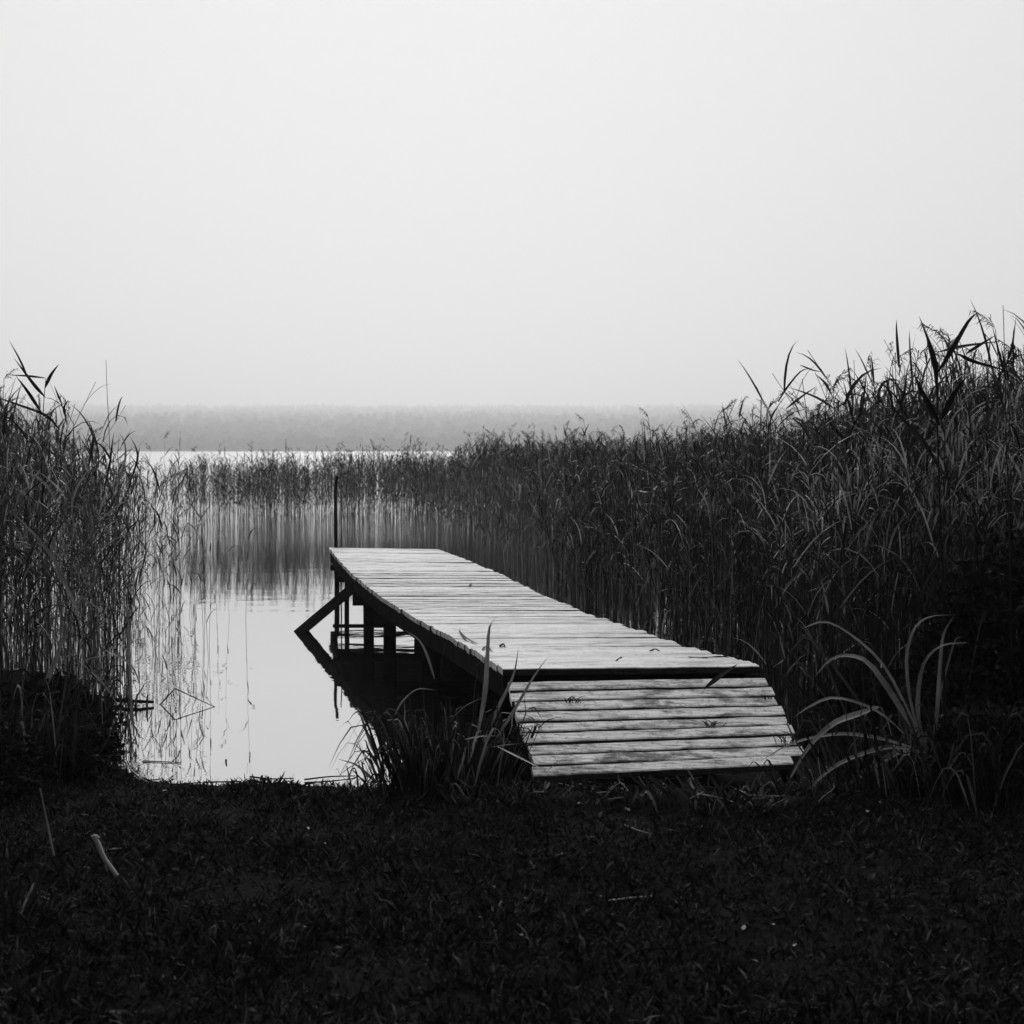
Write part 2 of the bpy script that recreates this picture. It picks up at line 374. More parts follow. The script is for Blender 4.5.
# ------------------------------------------------------------------ reeds
def reed_variant(r, h, nleaf, L, W, wind=0., seg=5, plume=.3, stemr=.0035, t0_=.24):
    """returns three geometries: stem, leaves, seed head"""
    st, lf, pl = Geo(), Geo(), Geo()
    bend = r.normal(0, .05) + wind; bdir = r.uniform(0, 2 * np.pi); bv = np.array([math.cos(bdir), math.sin(bdir), 0]) * bend
    u = np.linspace(0, 1, 6)[:, None]
    sp = np.array([0, 0, -.25]) + np.array([0, 0, h + .25]) * u + bv * u ** 2 * h
    tube(st, sp, stemr, stemr * .45, 3)
    phi = r.uniform(0, 2 * np.pi)
    for k in range(nleaf):
        t = t0_ + (.98 - t0_) * ((k + r.uniform(0, .7)) / nleaf) ** .8
        base = sp[0] + (sp[-1] - sp[0]) * t; base = np.array([np.interp(t, u[:, 0], sp[:, c]) for c in range(3)])
        phi += np.pi + r.normal(0, .5); o = np.array([math.cos(phi), math.sin(phi), 0])
        ln = L * r.uniform(.55, 1.15) * (1 - .35 * max(0, t - .8) / .2); el = r.uniform(.75 if t0_ < .4 else .98, 1.38)
        droop = r.uniform(.2, 2.4) if t < .9 else r.uniform(-.1, 1.4)
        if r.random() < .15: droop = 3.2
        a = el - droop * np.linspace(0, 1, seg) ** 1.5
        dirs = np.cos(a)[:, None] * o + np.sin(a)[:, None] * np.array([0, 0, 1.])
        p = base + np.vstack([np.zeros(3), np.cumsum(dirs[:-1] * ln / (seg - 1), 0)])
        side = unit(np.cross(dirs, np.array([0, 0, 1.]) + o * .01)) ; tw = r.uniform(-.9, .9)
        nrm = np.cross(side, dirs); side = side * math.cos(tw) + nrm * math.sin(tw)
        strip(lf, p, W * r.uniform(.6, 1.2), side)
    if r.random() < plume:
        o = np.array([math.cos(phi), math.sin(phi), 0.])
        for k in range(22):
            t0 = k / 22.; b = sp[-1] + np.array([0, 0, .10]) * t0 + o * .11 * t0 ** 1.6
            d = unit(o * r.uniform(.2, 1.) + np.array([r.normal(0, .3), r.normal(0, .3), r.uniform(.1, .9)])); ln = .09 * (1 - .5 * t0) * r.uniform(.6, 1.2)
            pts = np.array([b, b + d * ln * .6, b + d * ln + [0, 0, -.035]])
            sd = unit(r.normal(size=3)); strip(pl, pts, .007, sd[None])
    return st, lf, pl
VAR = {}
r = np.random.default_rng(5)
VAR['near'] = [reed_variant(r, 1.0 * 2.0, int(r.integers(6, 10)), .34, .0135, 0, 6, .2, .0048, .42) for _ in range(16)]
VAR['far'] = [reed_variant(r, 2.0, int(r.integers(7, 11)), .34, .027, 0, 4, .85, .0055, .4) for _ in range(12)]
VAR['thin'] = [reed_variant(r, 2.0, int(r.integers(6, 10)), .32, .017, .07, 5, .3, .0032) for _ in range(10)]
VAR['leafy'] = [reed_variant(r, 2.0, int(r.integers(8, 13)), .38, .0135, .06, 6, .2, .0036, .25) for _ in range(10)]
VAR['bent'] = [reed_variant(r, 2.0, int(r.integers(8, 12)), .46, .018, .35, 6, .1, .004) for _ in range(8)]
inst = []     # (x, y, z, rot, scale, lean_x, lean_y, kind, variant, stand)
def scatter(n, fx, fy0, fy1, inside, hfun, kinds, stand, r):
    c = 0; tries = 0
    while c < n and tries < n * 60:
        tries += 1
        y = r.uniform(fy0, fy1); x = r.uniform(*fx); ok = inside(x, y)
        if ok <= 0 or r.random() > ok: continue
        h = hfun(x, y) * r.uniform(.74, 1.0) * (1.16 if r.random() < .09 and y > 14 else 1.1 if r.random() < .06 else 1)
        kd = kinds[0] if r.random() < .76 or len(kinds) == 1 else kinds[1]
        inst.append((x, y, 0. if y > shore(x) else float(gz(x, y)), r.uniform(0, 6.28), h / 2.0, r.normal(0, .045), r.normal(0, .045), kd, int(r.integers(len(VAR[kd]))), stand))
        c += 1
RB = ([7.3, 8.2, 8.9, 10.6, 12.4, 14.2, 15.5, 18, 22, 26, 32], [1.55, 1.44, 1.37, 1.2, .9, .6, .4, 0, -.6, -1.3, -2.2])
def clump(x, y): return .08 + 1.35 * vnoise(np.array(x * 1.6 + 50), np.array(y * 1.6 + 50), 9)
def in_right(x, y):
    e = x - np.interp(y, *RB)
    if e < 0: return 0
    if x > .40 * y + 1.2: return 0
    lim = np.interp(e, [0, .5, 2.5, 5], [1, 1, .75, .5])
    return lim * clump(x, y)
def h_right(x, y):
    px = 512 + x / y * F
    top = np.interp(px, [430, 560, 640, 720, 800, 880, 950, 1024, 1200], [460, 455, 446, 434, 424, 408, 388, 372, 350])
    return float(np.clip(HC + (YH - top) * y / F, 1.4, 2.9))
r = np.random.default_rng(21)
scatter(3300, (-1.5, 7), 7.4, 16, in_right, h_right, ('near', 'bent'), 'right', r)
scatter(3000, (-3, 13), 16, 33, in_right, lambda x, y: h_right(x, y) * (.82 + .3 * vnoise(np.array(x * 1.3), np.array(y * .7), 16)), ('far', 'thin'), 'right', r)
LB = ([7.6, 8.6, 10, 12, 15, 18, 22, 26], [-2.1, -2.2, -2.55, -3.05, -3.75, -4.5, -5.5, -6.6])
def in_left(x, y):
    e = np.interp(y, *LB) - x
    if e < 0 or x < -.40 * y - 1.2: return 0
    return np.interp(e, [0, .3, 2], [.5, 1, 1]) * clump(x, y)
def h_left(x, y):
    px = 512 + x / y * F
    top = np.interp(px, [-100, 0, 40, 70, 110, 150, 220], [398, 408, 418, 440, 458, 470, 482])
    return float(np.clip(HC + (YH - top) * y / F, 1.2, 2.6))
scatter(560, (-7, -2), 7.9, 14, in_left, h_left, ('leafy', 'bent'), 'left', r)
scatter(330, (-7, -2), 8.2, 14, in_left, h_left, ('near', 'bent'), 'left', r)
scatter(600, (-11, -3), 14, 25, in_left, h_left, ('far', 'thin'), 'left', r)
def in_fringe(x, y):
    e = x - np.interp(y, *LB)
    return 0 if e < 0 or e > 1.1 else (1 - e / 1.1) * (.2 + .9 * vnoise(np.array(x * 2.), np.array(y * 1.1), 14))
scatter(70, (-8, -2), 10, 22, in_fringe, lambda x, y: np.interp(y, [10, 20], [1.4, 1.6]) + .1, ('thin',), 'left', r)
def in_far(x, y):
    w = .12 + 1.0 * vnoise(np.array(x * 1.5 + 9), np.array(y * .9), 4)
    e0 = y - (31.0 + 2.4 * (vnoise(np.array(x * .7), np.array(2.), 3) - .5) + max(0, -x - 5.) * .6)
    return 0 if e0 < 0 else w * np.interp(x, [-12, -8.3, -6.6, -4.6, 8], [.03, .08, .65, 1, 1])
scatter(5600, (-13, 8), 29.5, 40, in_far, lambda x, y: np.interp(x, [-10, -4.5, 0, 8], [1.3, 1.5, 1.78, 1.85]) * (.80 + .36 * vnoise(np.array(x * 1.7 + 3), np.array(y * .5), 6)), ('far', 'thin'), 'far', r)

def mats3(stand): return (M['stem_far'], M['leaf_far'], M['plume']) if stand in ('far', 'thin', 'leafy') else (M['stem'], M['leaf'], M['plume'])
size = np.array([(F / t[1]) * min(t[4], 1.2) * (1.0 if abs(t[0] / t[1]) < .345 else 0) for t in inst])
order = np.argsort(-size); ind = set(order[:290].tolist())
LAB = {'right': ('tall leafy reed at the front of the dense stand right of the jetty', 'reeds at the front of the right hand stand'),
       'left': ('slender arching reed at the front of the bank on the left', 'reeds at the front of the left hand stand'),
       'far': ('thin hazy reed in the belt behind the jetty end', 'reeds of the far belt')}
shared = {}
def shared_parts(kd, vi, stand):
    key = (kd, vi)
    if key not in shared:
        ms = mats3(kd); shared[key] = [(nm, g_.mesh(nm, m_)) for nm, g_, m_ in zip(('stem', 'foliage', 'seed_head'), VAR[kd][vi], ms) if g_.n]
    return shared[key]
from mathutils import Matrix
for q in order[:290]:
    x, y, z, rot, s, lx, ly, kd, vi, stand = inst[q]
    e = empty('reed', (x, y, z), LAB[stand][0], 'reed', LAB[stand][1])
    e.rotation_euler = (lx, ly, rot); e.scale = (s, s, s)
    for nm, me in shared_parts(kd, vi, stand): link(nm, me, e)
def bulk(stand, name, label):
    """everything past the nearest reeds: one uncountable mass per stand"""
    V, Fc, Mi = [], [], []; off = 0
    for kd in VAR:
        for vi, parts in enumerate(VAR[kd]):
            L_ = [t for q, t in enumerate(inst) if q not in ind and t[9] == stand and t[7] == kd and t[8] == vi]
            if not L_: continue
            T = np.array([t[:7] for t in L_])
            c, s_ = np.cos(T[:, 3]), np.sin(T[:, 3])
            for mi, g_ in enumerate(parts):
                if not g_.n: continue
                pv, pf = g_.arrays()
                x_ = pv[None, :, 0] * c[:, None] - pv[None, :, 1] * s_[:, None]; y_ = pv[None, :, 0] * s_[:, None] + pv[None, :, 1] * c[:, None]; z_ = np.broadcast_to(pv[None, :, 2], x_.shape)
                x_ = x_ + z_ * T[:, 5][:, None]; y_ = y_ + z_ * T[:, 6][:, None]
                vv = np.stack([x_, y_, z_], -1) * T[:, 4][:, None, None] + T[:, None, :3]
                n_ = len(pv); V.append(vv.reshape(-1, 3))
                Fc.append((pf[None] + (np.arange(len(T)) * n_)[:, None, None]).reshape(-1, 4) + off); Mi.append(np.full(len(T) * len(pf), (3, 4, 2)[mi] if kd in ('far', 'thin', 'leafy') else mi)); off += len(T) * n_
    me = mk_mesh(name, np.concatenate(V), np.concatenate(Fc), M['stem'])
    for m_ in ('leaf', 'plume', 'stem_far', 'leaf_far'): me.materials.append(M[m_])
    me.polygons.foreach_set('material_index', np.concatenate(Mi).astype(np.int32))
    tag(link(name, me), label, 'reeds', kind='stuff'); print(name, off)
bulk('right', 'reed_bed', 'dense dark mass of reeds filling the bank right of the jetty')
bulk('left', 'reed_bed', 'mass of arching reeds on the left edge of the open water')
bulk('far', 'reed_bed', 'misty belt of reeds standing across the water beyond the jetty')

# --- single reeds one can point to, against the sky
def hero(name, label, cat, D, stem, leaves, mat, stemmat, sr=.004, group=None, face=None):
    base = P(stem[0][0], stem[0][1], D)
    e = empty(name, base, label, cat, group)
    if len(stem) > 1:
        g = Geo(); tube(g, curve([P(a_, b_, D) - base for a_, b_ in stem], 10), sr, sr * .5, 5); g.build('stem', stemmat, e, True)
    g = Geo()
    for lf in leaves:
        w, pts = lf[0], lf[1]; n_ = len(pts); dd = RNG.uniform(-.12, .12)
        pp = [P(a_, b_, D + dd * (k_ / max(1, n_ - 1))) - base for k_, (a_, b_) in enumerate(pts)]
        blade(g, pp, .78 * w * D / F, 10, np.array([RNG.normal(0, .2), -1, RNG.uniform(.1, .8)]))
    g.build('foliage', mat, e)
    return e
hero('reed', 'tallest dark reed with broad crossing leaves against the sky at the right', 'reed', 6.6,
     [(945, 760), (943, 600), (939, 480), (937, 400), (938, 362)],
     [(8, [(938, 400), (934, 360), (928, 340), (919, 316)]), (7, [(938, 372), (952, 350), (968, 322), (978, 312)]), (6, [(939, 352), (965, 346), (1003, 341)]),
      (9, [(940, 425), (925, 398), (913, 372)]), (9, [(941, 420), (953, 395), (967, 376)]), (6, [(958, 354), (975, 362), (1012, 372)]), (5, [(966, 354), (980, 345), (996, 335)]),
      (5, [(937, 380), (931, 355), (926, 336)]), (8, [(940, 470), (922, 440), (903, 420), (888, 402)])], M['dark_leaf'], M['dark_leaf'], .006)
hero('reed', 'dark reed with a crossed pair of leaf tips above the reeds right of the jetty', 'reed', 8.4,
     [(858, 700), (856, 560), (846, 450), (833, 415), (815, 372)],
     [(5, [(836, 410), (815, 397), (788, 387)]), (4, [(786, 409), (800, 398), (817, 386)]), (4, [(832, 395), (824, 382), (815, 374)]), (3, [(800, 365), (812, 370), (822, 372)]),
      (3, [(778, 402), (786, 389), (800, 372), (811, 368)]), (5, [(848, 442), (832, 426), (826, 410)])], M['dark_leaf'], M['dark_leaf'], .003)
hero('reed', 'reed with a starry tuft of dark leaf blades against the sky at the far left', 'reed', 9.2,
     [(42, 700), (43, 560), (42, 450), (44, 400), (46, 378)],
     [(5, [(45, 397), (36, 387), (26, 374), (14, 358)]), (4, [(45, 378), (25, 376), (8, 375)]), (5, [(45, 388), (51, 375), (59, 364)]), (5, [(41, 412), (28, 392), (16, 376)]), (3, [(28, 378), (20, 360), (9, 340)]), (3, [(62, 404), (58, 395), (54, 385)]),
      (4, [(66, 418), (64, 408), (68, 400)])], M['dark_leaf'], M['dark_leaf'], .004)
hero('reed', 'reed with drooping seed tufts leaning right over the left bank', 'reed', 9.6,
     [(66, 720), (72, 560), (80, 470), (90, 425)],
     [(3.5, [(88, 470), (92, 448), (93, 432), (86, 417)]), (3, [(102, 500), (110, 462), (112, 445), (114, 432)]), (3.5, [(112, 500), (124, 465), (125, 445), (119, 432)]), (3, [(124, 500), (137, 462), (136, 448), (130, 437)]), (4, [(60, 430), (45, 415), (10, 402), (-6, 396)])], M['leaf'], M['stem'], .003)
for (px, top, D, lab) in ((1004, 305, 7.0, 'very tall thin reed spike nearest the right picture edge'), (896, 352, 7.8, 'thin upright reed spike left of the tallest dark reed'), (855, 360, 8.6, 'thin pointed reed spike left of the drooping reed tips'),
                          (107, 360, 9.9, 'very thin straight reed spike above the far wood at the left')):
    hero('reed', lab, 'reed', D, [(px + 8, 700), (px + 5, 520), (px + 2, 430), (px, top + 30), (px - 1, top)],
         [(4, [(px + 2, top + 75), (px - 5, top + 48), (px - 12, top + 20)]), (4, [(px + 2, top + 60), (px + 8, top + 40), (px + 12, top + 12)]), (4, [(px + 3, top + 110), (px - 8, top + 85), (px - 20, top + 72)])] if px > 200 else [], M['dark_leaf'], M['stem'], .003)

# ------------------------------------------------------------------ sedge clumps
def z6(L): return [(760 + a / 3.88, 560 + b / 3.88) for a, b in L]
def z5(L): return [(350 + a / 4.876, 600 + b / 4.876) for a, b in L]
def sedge(label, D, basepx, hero_bl, n, hh, spread, r, mat=None, lean=0., lo=.35, rot=0):
    base = P(basepx[0], basepx[1], D); base[2] = float(gz(base[0], base[1])) if base[1] < shore(base[0]) else 0.
    e = empty('sedge_clump', base, label, 'sedge')
    g = Geo()
    for k in range(n):
        a = r.uniform(0, 2 * np.pi); rr = spread[0] * r.uniform(0, 1) ** .6; b = np.array([rr * math.cos(a), .45 * rr * math.sin(a), -.03])
        o = unit(np.array([math.cos(a) + lean + r.normal(0, .8), math.sin(a) * .6 + r.normal(0, .5), 0])); L = hh * r.uniform(lo, 1.); out = r.uniform(.05, .5) * spread[1]
        top = b + o * out * L + np.array([0, 0, L * r.uniform(.7, 1)]); droop = r.random() ** 1.7
        tip = top + o * L * .55 * droop + np.array([0, 0, L * (.3 - .9 * droop)])
        blade(g, [b, (b + top) / 2 - o * out * L * .12, top, top + o * L * .26 * droop + np.array([0, 0, L * (.17 - .2 * droop)]), tip], r.uniform(.006, .017), 8, np.array([r.normal(), r.normal(), .6]))
    g.build('foliage', M['sedge'] if mat is None else mat, e)
    for w, pts, dm in hero_bl:
        g = Geo(); n_ = len(pts); dd = r.uniform(-.25, .1)
        blade(g, [P(a_, b_, D + dd * k_ / (n_ - 1)) - base for k_, (a_, b_) in enumerate(pts)], .8 * w * D / F, 14, np.array([r.normal(0, .2), -.55, .8]), .3)
        g.build('leaf_blade', M[dm], e)
    return e
r = np.random.default_rng(33)
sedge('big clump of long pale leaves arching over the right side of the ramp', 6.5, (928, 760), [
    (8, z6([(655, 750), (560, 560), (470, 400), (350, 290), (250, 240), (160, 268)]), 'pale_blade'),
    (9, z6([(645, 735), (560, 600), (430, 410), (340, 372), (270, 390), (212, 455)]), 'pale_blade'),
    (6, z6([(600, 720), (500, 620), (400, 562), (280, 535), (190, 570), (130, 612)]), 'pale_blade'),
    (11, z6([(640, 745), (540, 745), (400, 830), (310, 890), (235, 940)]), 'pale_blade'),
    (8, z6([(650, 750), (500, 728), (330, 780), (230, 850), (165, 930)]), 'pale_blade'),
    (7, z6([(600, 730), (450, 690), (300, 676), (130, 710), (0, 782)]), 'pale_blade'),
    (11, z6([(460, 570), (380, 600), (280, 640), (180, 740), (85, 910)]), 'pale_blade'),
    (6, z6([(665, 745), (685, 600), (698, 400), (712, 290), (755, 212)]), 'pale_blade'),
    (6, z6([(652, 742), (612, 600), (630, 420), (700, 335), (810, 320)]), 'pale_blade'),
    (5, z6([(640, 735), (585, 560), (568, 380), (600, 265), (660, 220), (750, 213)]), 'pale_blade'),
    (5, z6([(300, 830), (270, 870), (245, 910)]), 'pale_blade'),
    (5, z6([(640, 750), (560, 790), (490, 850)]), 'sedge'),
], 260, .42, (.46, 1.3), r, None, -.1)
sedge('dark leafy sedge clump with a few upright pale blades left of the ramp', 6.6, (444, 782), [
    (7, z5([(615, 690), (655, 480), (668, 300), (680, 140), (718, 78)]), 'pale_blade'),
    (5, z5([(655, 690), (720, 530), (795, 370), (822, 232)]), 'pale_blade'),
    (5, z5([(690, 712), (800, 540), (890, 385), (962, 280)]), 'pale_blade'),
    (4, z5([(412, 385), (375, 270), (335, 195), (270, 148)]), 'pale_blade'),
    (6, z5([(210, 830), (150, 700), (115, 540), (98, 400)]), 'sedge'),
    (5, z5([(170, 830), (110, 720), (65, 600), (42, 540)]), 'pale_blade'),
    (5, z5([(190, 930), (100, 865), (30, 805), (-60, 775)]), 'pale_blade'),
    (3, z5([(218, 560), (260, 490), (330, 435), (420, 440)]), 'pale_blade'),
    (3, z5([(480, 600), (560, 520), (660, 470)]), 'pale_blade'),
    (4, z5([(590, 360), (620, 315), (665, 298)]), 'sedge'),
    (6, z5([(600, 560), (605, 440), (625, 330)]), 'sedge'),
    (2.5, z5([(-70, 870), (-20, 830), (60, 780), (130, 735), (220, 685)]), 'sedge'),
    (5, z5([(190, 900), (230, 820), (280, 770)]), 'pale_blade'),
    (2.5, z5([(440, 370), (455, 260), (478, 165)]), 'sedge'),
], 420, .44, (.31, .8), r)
sedge('low tangle of grass blades in front of the ramp foot', 6.3, (530, 788), [
    (3, z5([(680, 720), (780, 705), (860, 700)]), 'pale_blade'), (3, z5([(720, 715), (850, 780), (1010, 860)]), 'straw'), (3, z5([(960, 840), (1010, 790), (1030, 800)]), 'pale_blade'), (3, z5([(560, 680), (640, 665), (720, 662)]), 'pale_blade'),
], 260, .11, (.38, 2.2), r)
sedge('low ragged grass fringe in front of the right half of the ramp foot', 6.25, (725, 788), [], 330, .10, (.46, 2.2), r)
sedge('small grassy tuft at the water edge left of the dark sedge clump', 6.95, (385, 788), [], 60, .22, (.16, 1.4), r)
sedge('tall dark grass tuft behind the arching clump at the right', 7.1, (915, 745), [], 50, .7, (.45, 1.3), r)
sedge('dark grass tuft hugging the lower right corner of the ramp', 6.4, (818, 775), [], 45, .17, (.2, 1.6), r)
sedge('dark tuft of long grass at the foot of the left reeds', 8.2, (84, 722), [
    (5, [(36, 712), (52, 672), (70, 625), (100, 570)], 'pale_blade'), (4, [(78, 660), (95, 675), (108, 690), (122, 712)], 'pale_blade'),
    (4, [(134, 738), (131, 700), (129, 640), (127, 590)], 'pale_blade'), (4, [(105, 650), (122, 658), (134, 670), (141, 688)], 'pale_blade'), (3, [(72, 665), (92, 658), (114, 654)], 'pale_blade'),
    (5, [(55, 566), (68, 590), (76, 608), (80, 625)], 'pale_blade'), (3.5, [(34, 708), (56, 655), (78, 605), (98, 560)], 'pale_blade'),
    (5, [(68, 584), (48, 551), (28, 528), (12, 512)], 'pale_blade'), (4, [(61, 513), (50, 490), (36, 476), (20, 473)], 'pale_blade'), (4, [(84, 574), (95, 556), (112, 541), (142, 528)], 'pale_blade'),
    (4, [(99, 523), (112, 510), (128, 500), (144, 494)], 'pale_blade'), (4, [(4, 640), (14, 600), (28, 570), (44, 545)], 'pale_blade'), (4, [(20, 585), (35, 545), (52, 520), (75, 500)], 'sedge'),
    (4, [(88, 470), (76, 490), (72, 512), (78, 540)], 'pale_blade'), (4, [(74, 560), (84, 545), (93, 530), (88, 512), (76, 503)], 'pale_blade'),
], 80, .5, (.24, .8), r)
sedge('dark grass tuft at the far left edge below the reeds', 6.9, (20, 780), [], 110, .55, (.35, .8), r)
sedge('faint dark tuft of broad leaves in the bottom left corner', 4.7, (12, 960), [(5, [(5, 990), (2, 960), (8, 930), (18, 945)], 'sedge')], 26, .2, (.12, 1.4), r)
sedge('faint dark grass tuft at the right edge of the foreground', 6.2, (1000, 860), [], 80, .5, (.3, .9), r)

# ------------------------------------------------------------------ bushes
def bush(label, c, rx, ry, h, n, ls, r):
    z = float(gz(c[0], c[1])); e = empty('low_bush', (c[0], c[1], z), label, 'bush')
    g = Geo()
    for k in range(max(8, n // 120)):
        a = r.uniform(0, 6.28); t = r.uniform(0, 1) ** .5
        tube(g, curve([[rx * .3 * t * math.cos(a), ry * .3 * t * math.sin(a), -.03], [rx * .6 * t * math.cos(a), ry * .6 * t * math.sin(a), h * .45], [rx * .85 * t * math.cos(a), ry * .85 * t * math.sin(a), h * .85]], 6), .004, .0015, 4)
    g.build('branch', M['twig'], e)
    m = n; d = unit(r.normal(size=(m, 3))); d[:, 2] = np.abs(d[:, 2])
    lump = .75 + .4 * vnoise(d[:, 0] * 3 + 7, d[:, 1] * 3 + d[:, 2] * 2 + 9, int(abs(c[0]) * 10)); q = (r.uniform(0, 1, m) ** .35 * lump)[:, None]
    p = d * q * np.array([rx, ry, h]); L = ls * r.uniform(.5, 1.2, m)[:, None]
    t = unit(r.normal(size=(m, 3)) + d * .7); s = unit(np.cross(t, r.normal(size=(m, 3)))) * L * .28
    nn = unit(np.cross(s, t)) * L * .12
    v = np.stack([p, p + t * L * .5 - s + nn, p + t * L, p + t * L * .5 + s + nn], 1).reshape(-1, 3)
    g = Geo(); g.add(v, np.arange(4 * m).reshape(-1, 4)); g.build('foliage', M['bush'], e)
r = np.random.default_rng(44)
bush('dark bushy mound of small leaves at the shoreline below the left reeds', (-2.3, 7.15), .5, .4, .24, 9000, .035, r)
bush('broad dark mound of small leaves along the left picture edge', (-2.55, 6.6), .55, .5, .34, 10000, .035, r)
bush('dark leafy thicket under the reeds behind the left mounds', (-2.75, 8.2), .6, .5, .26, 9000, .04, r)
bush('tall dark leafy bush at the right picture edge under the reeds', (2.6, 7.3), .7, .5, 1.05, 13000, .06, r)
bush('low dark leafy bush right of the arching leaf clump', (2.15, 6.6), .45, .35, .38, 8000, .045, r)
bush('small dark herb mound between the arching clump and the jetty', (1.85, 7.75), .35, .3, .4, 5000, .04, r)

# ------------------------------------------------------------------ ground cover
def cover():
    r = np.random.default_rng(55); n = 300000
    y = 3.5 + (8.0 - 3.5) * r.uniform(0, 1, n) ** 1.0; x = r.uniform(-1, 1, n) * (.39 * y + .6)
    z = gz(x, y); k = (y < shore(x) - .02) & ~((x > .1) & (x < 1.5) & (y > 6.46)) & (z > .01)
    dens = vnoise(x * 2.4, y * 2.4, 8) * .6 + vnoise(x * 8, y * 8, 12) * .4
    k &= r.uniform(0, 1, n) < (dens - .02) * 1.9; x, y, z, dens = x[k], y[k], z[k], dens[k]; m = len(x)
    L = (.012 + .06 * r.uniform(0, 1, m) ** 2.5) * (.5 + dens); a = r.uniform(0, 6.28, m); el = r.uniform(.15, 1.3, m)
    t = np.stack([np.cos(a) * np.cos(el), np.sin(a) * np.cos(el), np.sin(el)], 1); s = unit(np.cross(t, r.normal(size=(m, 3))))
    w = np.where(r.uniform(0, 1, m) < .6, .0018, .0048)[:, None] * r.uniform(.6, 1.3, m)[:, None]
    p = np.stack([x, y, z - .004], 1); L = L[:, None]; q = np.array([0, 0, -1.]) * L * .25
    v = np.stack([p - s * w * .4, p + s * w * .4, p + t * L * .55 + s * w, p + t * L * .55 - s * w, p + t * L + q * .6 + s * w * .15, p + t * L + q * .6 - s * w * .15], 1).reshape(-1, 3)
    b = np.arange(m)[:, None] * 6; f = np.concatenate([b + [0, 1, 2, 3], b + [3, 2, 4, 5]])
    tag(link('grass', mk_mesh('grass', v, f, M['grass'])), 'short dark grass and herbs covering the bank in the foreground', 'grass', kind='stuff')
cover()

# ------------------------------------------------------------------ small things lying about
def lying(name, label, cat, pts, r0, mat, group=None, r1=None):
    g = Geo(); p = curve(pts, 8); c = p[0].copy(); tube(g, p - c, r0, r1 if r1 is not None else r0 * .6, 6)
    o = g.build(name, mat, None, True); o.location = c; return tag(o, label, cat, group)
def on(px, py, dz=.01):
    z = .1
    for _ in range(6): q = PG(px, py, z); z = max(0., float(gz(q[0], q[1])))+dz
    return PG(px, py, z)
q = on(115, 874, .02); e = empty('broken_stub', q, 'pale forked broken stub sticking up from the grass at lower left', 'stub')
g = Geo(); D = q[1]; tube(g, curve([P(117, 876, D) - q, P(104, 858, D) - q, P(99, 846, D) - q, P(94, 836, D) - q], 8), .008, .0095, 7); g.build('stem', M['straw'], e, True)
g = Geo(); tube(g, curve([P(102, 852, D) - q, P(106, 862, D) - q, P(107, 871, D) - q], 5), .006, .003, 6); g.build('fork', M['straw'], e, True)
g = Geo(); tube(g, curve([P(92, 837, D) - q, P(95, 835.5, D) - q, P(99, 838, D) - q], 4), .006, .004, 6); g.build('tip', M['straw'], e, True)
q = on(55, 858, .0); D = q[1]
lying('dry_straw', 'thin pale straw standing tilted left of the forked stub', 'straw', [P(54, 856, D), P(47, 822, D), P(40, 788, D)], .0042, M['straw'])
lying('dry_twig', 'pale twig lying on the grass right of centre in the foreground', 'twig', [on(608, 901), on(630, 898), on(652, 896)], .0035, M['straw'])
lying('dry_twig', 'short pale twig lying right of the forked stub', 'twig', [on(102, 851), on(115, 849), on(126, 848)], .004, M['pale_blade'])
lying('dry_twig', 'faint grey stick lying behind the twig at right of centre', 'twig', [on(622, 824), on(640, 831), on(652, 834)], .0025, M['pale_blade'])
lying('dry_stalk', 'pale dead stalk slanting onto the shore left of the open water', 'stalk', [P(131, 770, 7.6), P(140, 778, 7.5), P(149, 783, 7.45)], .006, M['pale_blade'])
# the bent reed that makes a diamond with its own reflection
b0 = PG(152, 704.5); b1 = P(175, 688.5, 9.97); b2 = PG(215, 707)
e = empty('bent_reed', b0, 'dark reed snapped into an angle above the water by the left bank', 'reed')
g = Geo(); tube(g, curve([b0 - b0 - [0.02, 0, .08], b1 - b0], 4), .005, .004, 5); g.build('lower_stalk', M['dark_leaf'], e)
g = Geo(); tube(g, curve([b1 - b0, b2 - b0 + [.01, 0, -.005]], 5), .004, .0025, 5); g.build('upper_stalk', M['dark_leaf'], e)
lying('driftwood_stick', 'dark stick lying on the water against the left reeds', 'driftwood', [PG(105, 699, .02), PG(130, 701, .03), PG(154, 702, .02)], .016, M['post'], None, .01)
for px in (112, 121, 136, 147):
    lying('snapped_stalk', 'short snapped stalk standing in the water beside the driftwood stick', 'stalk', [PG(px, 708, -.03), PG(px, 708, .0) + [0, 0, .05], PG(px + 1, 708, 0) + [0, 0, .09]], .008, M['stem'], 'snapped stalks by the driftwood')
r = np.random.default_rng(66)
for k in range(14):
    px = [168, 190, 215, 232, 258, 290, 205, 176, 248, 305, 330, 150, 272, 222][k]; py = r.uniform(777, 789); a = r.normal(0, 3); l = r.uniform(9, 26)
    lying('dead_stalk', 'dark dead reed stalk washed against the near shoreline', 'stalk', [PG(px - l, py - a, .008), PG(px, py + r.normal(0, 1), .012), PG(px + l, py + a * .5, .006)], .0045, M['post'], 'dead stalks along the shoreline')
lying('floating_stalk', 'thin dark stalk floating near the shore left of open water', 'stalk', [PG(143, 761, .004), PG(160, 761.5, .004), PG(181, 762.5, .004)], .0035, M['post'])
lying('shoreline_shoot', 'small dark pointed shoot standing at the waterline', 'shoot', [PG(277, 786, 0), PG(281, 786, 0) + [0, 0, .035], PG(285, 786, 0) + [0, 0, .075]], .011, M['dark_leaf'], None, .001)
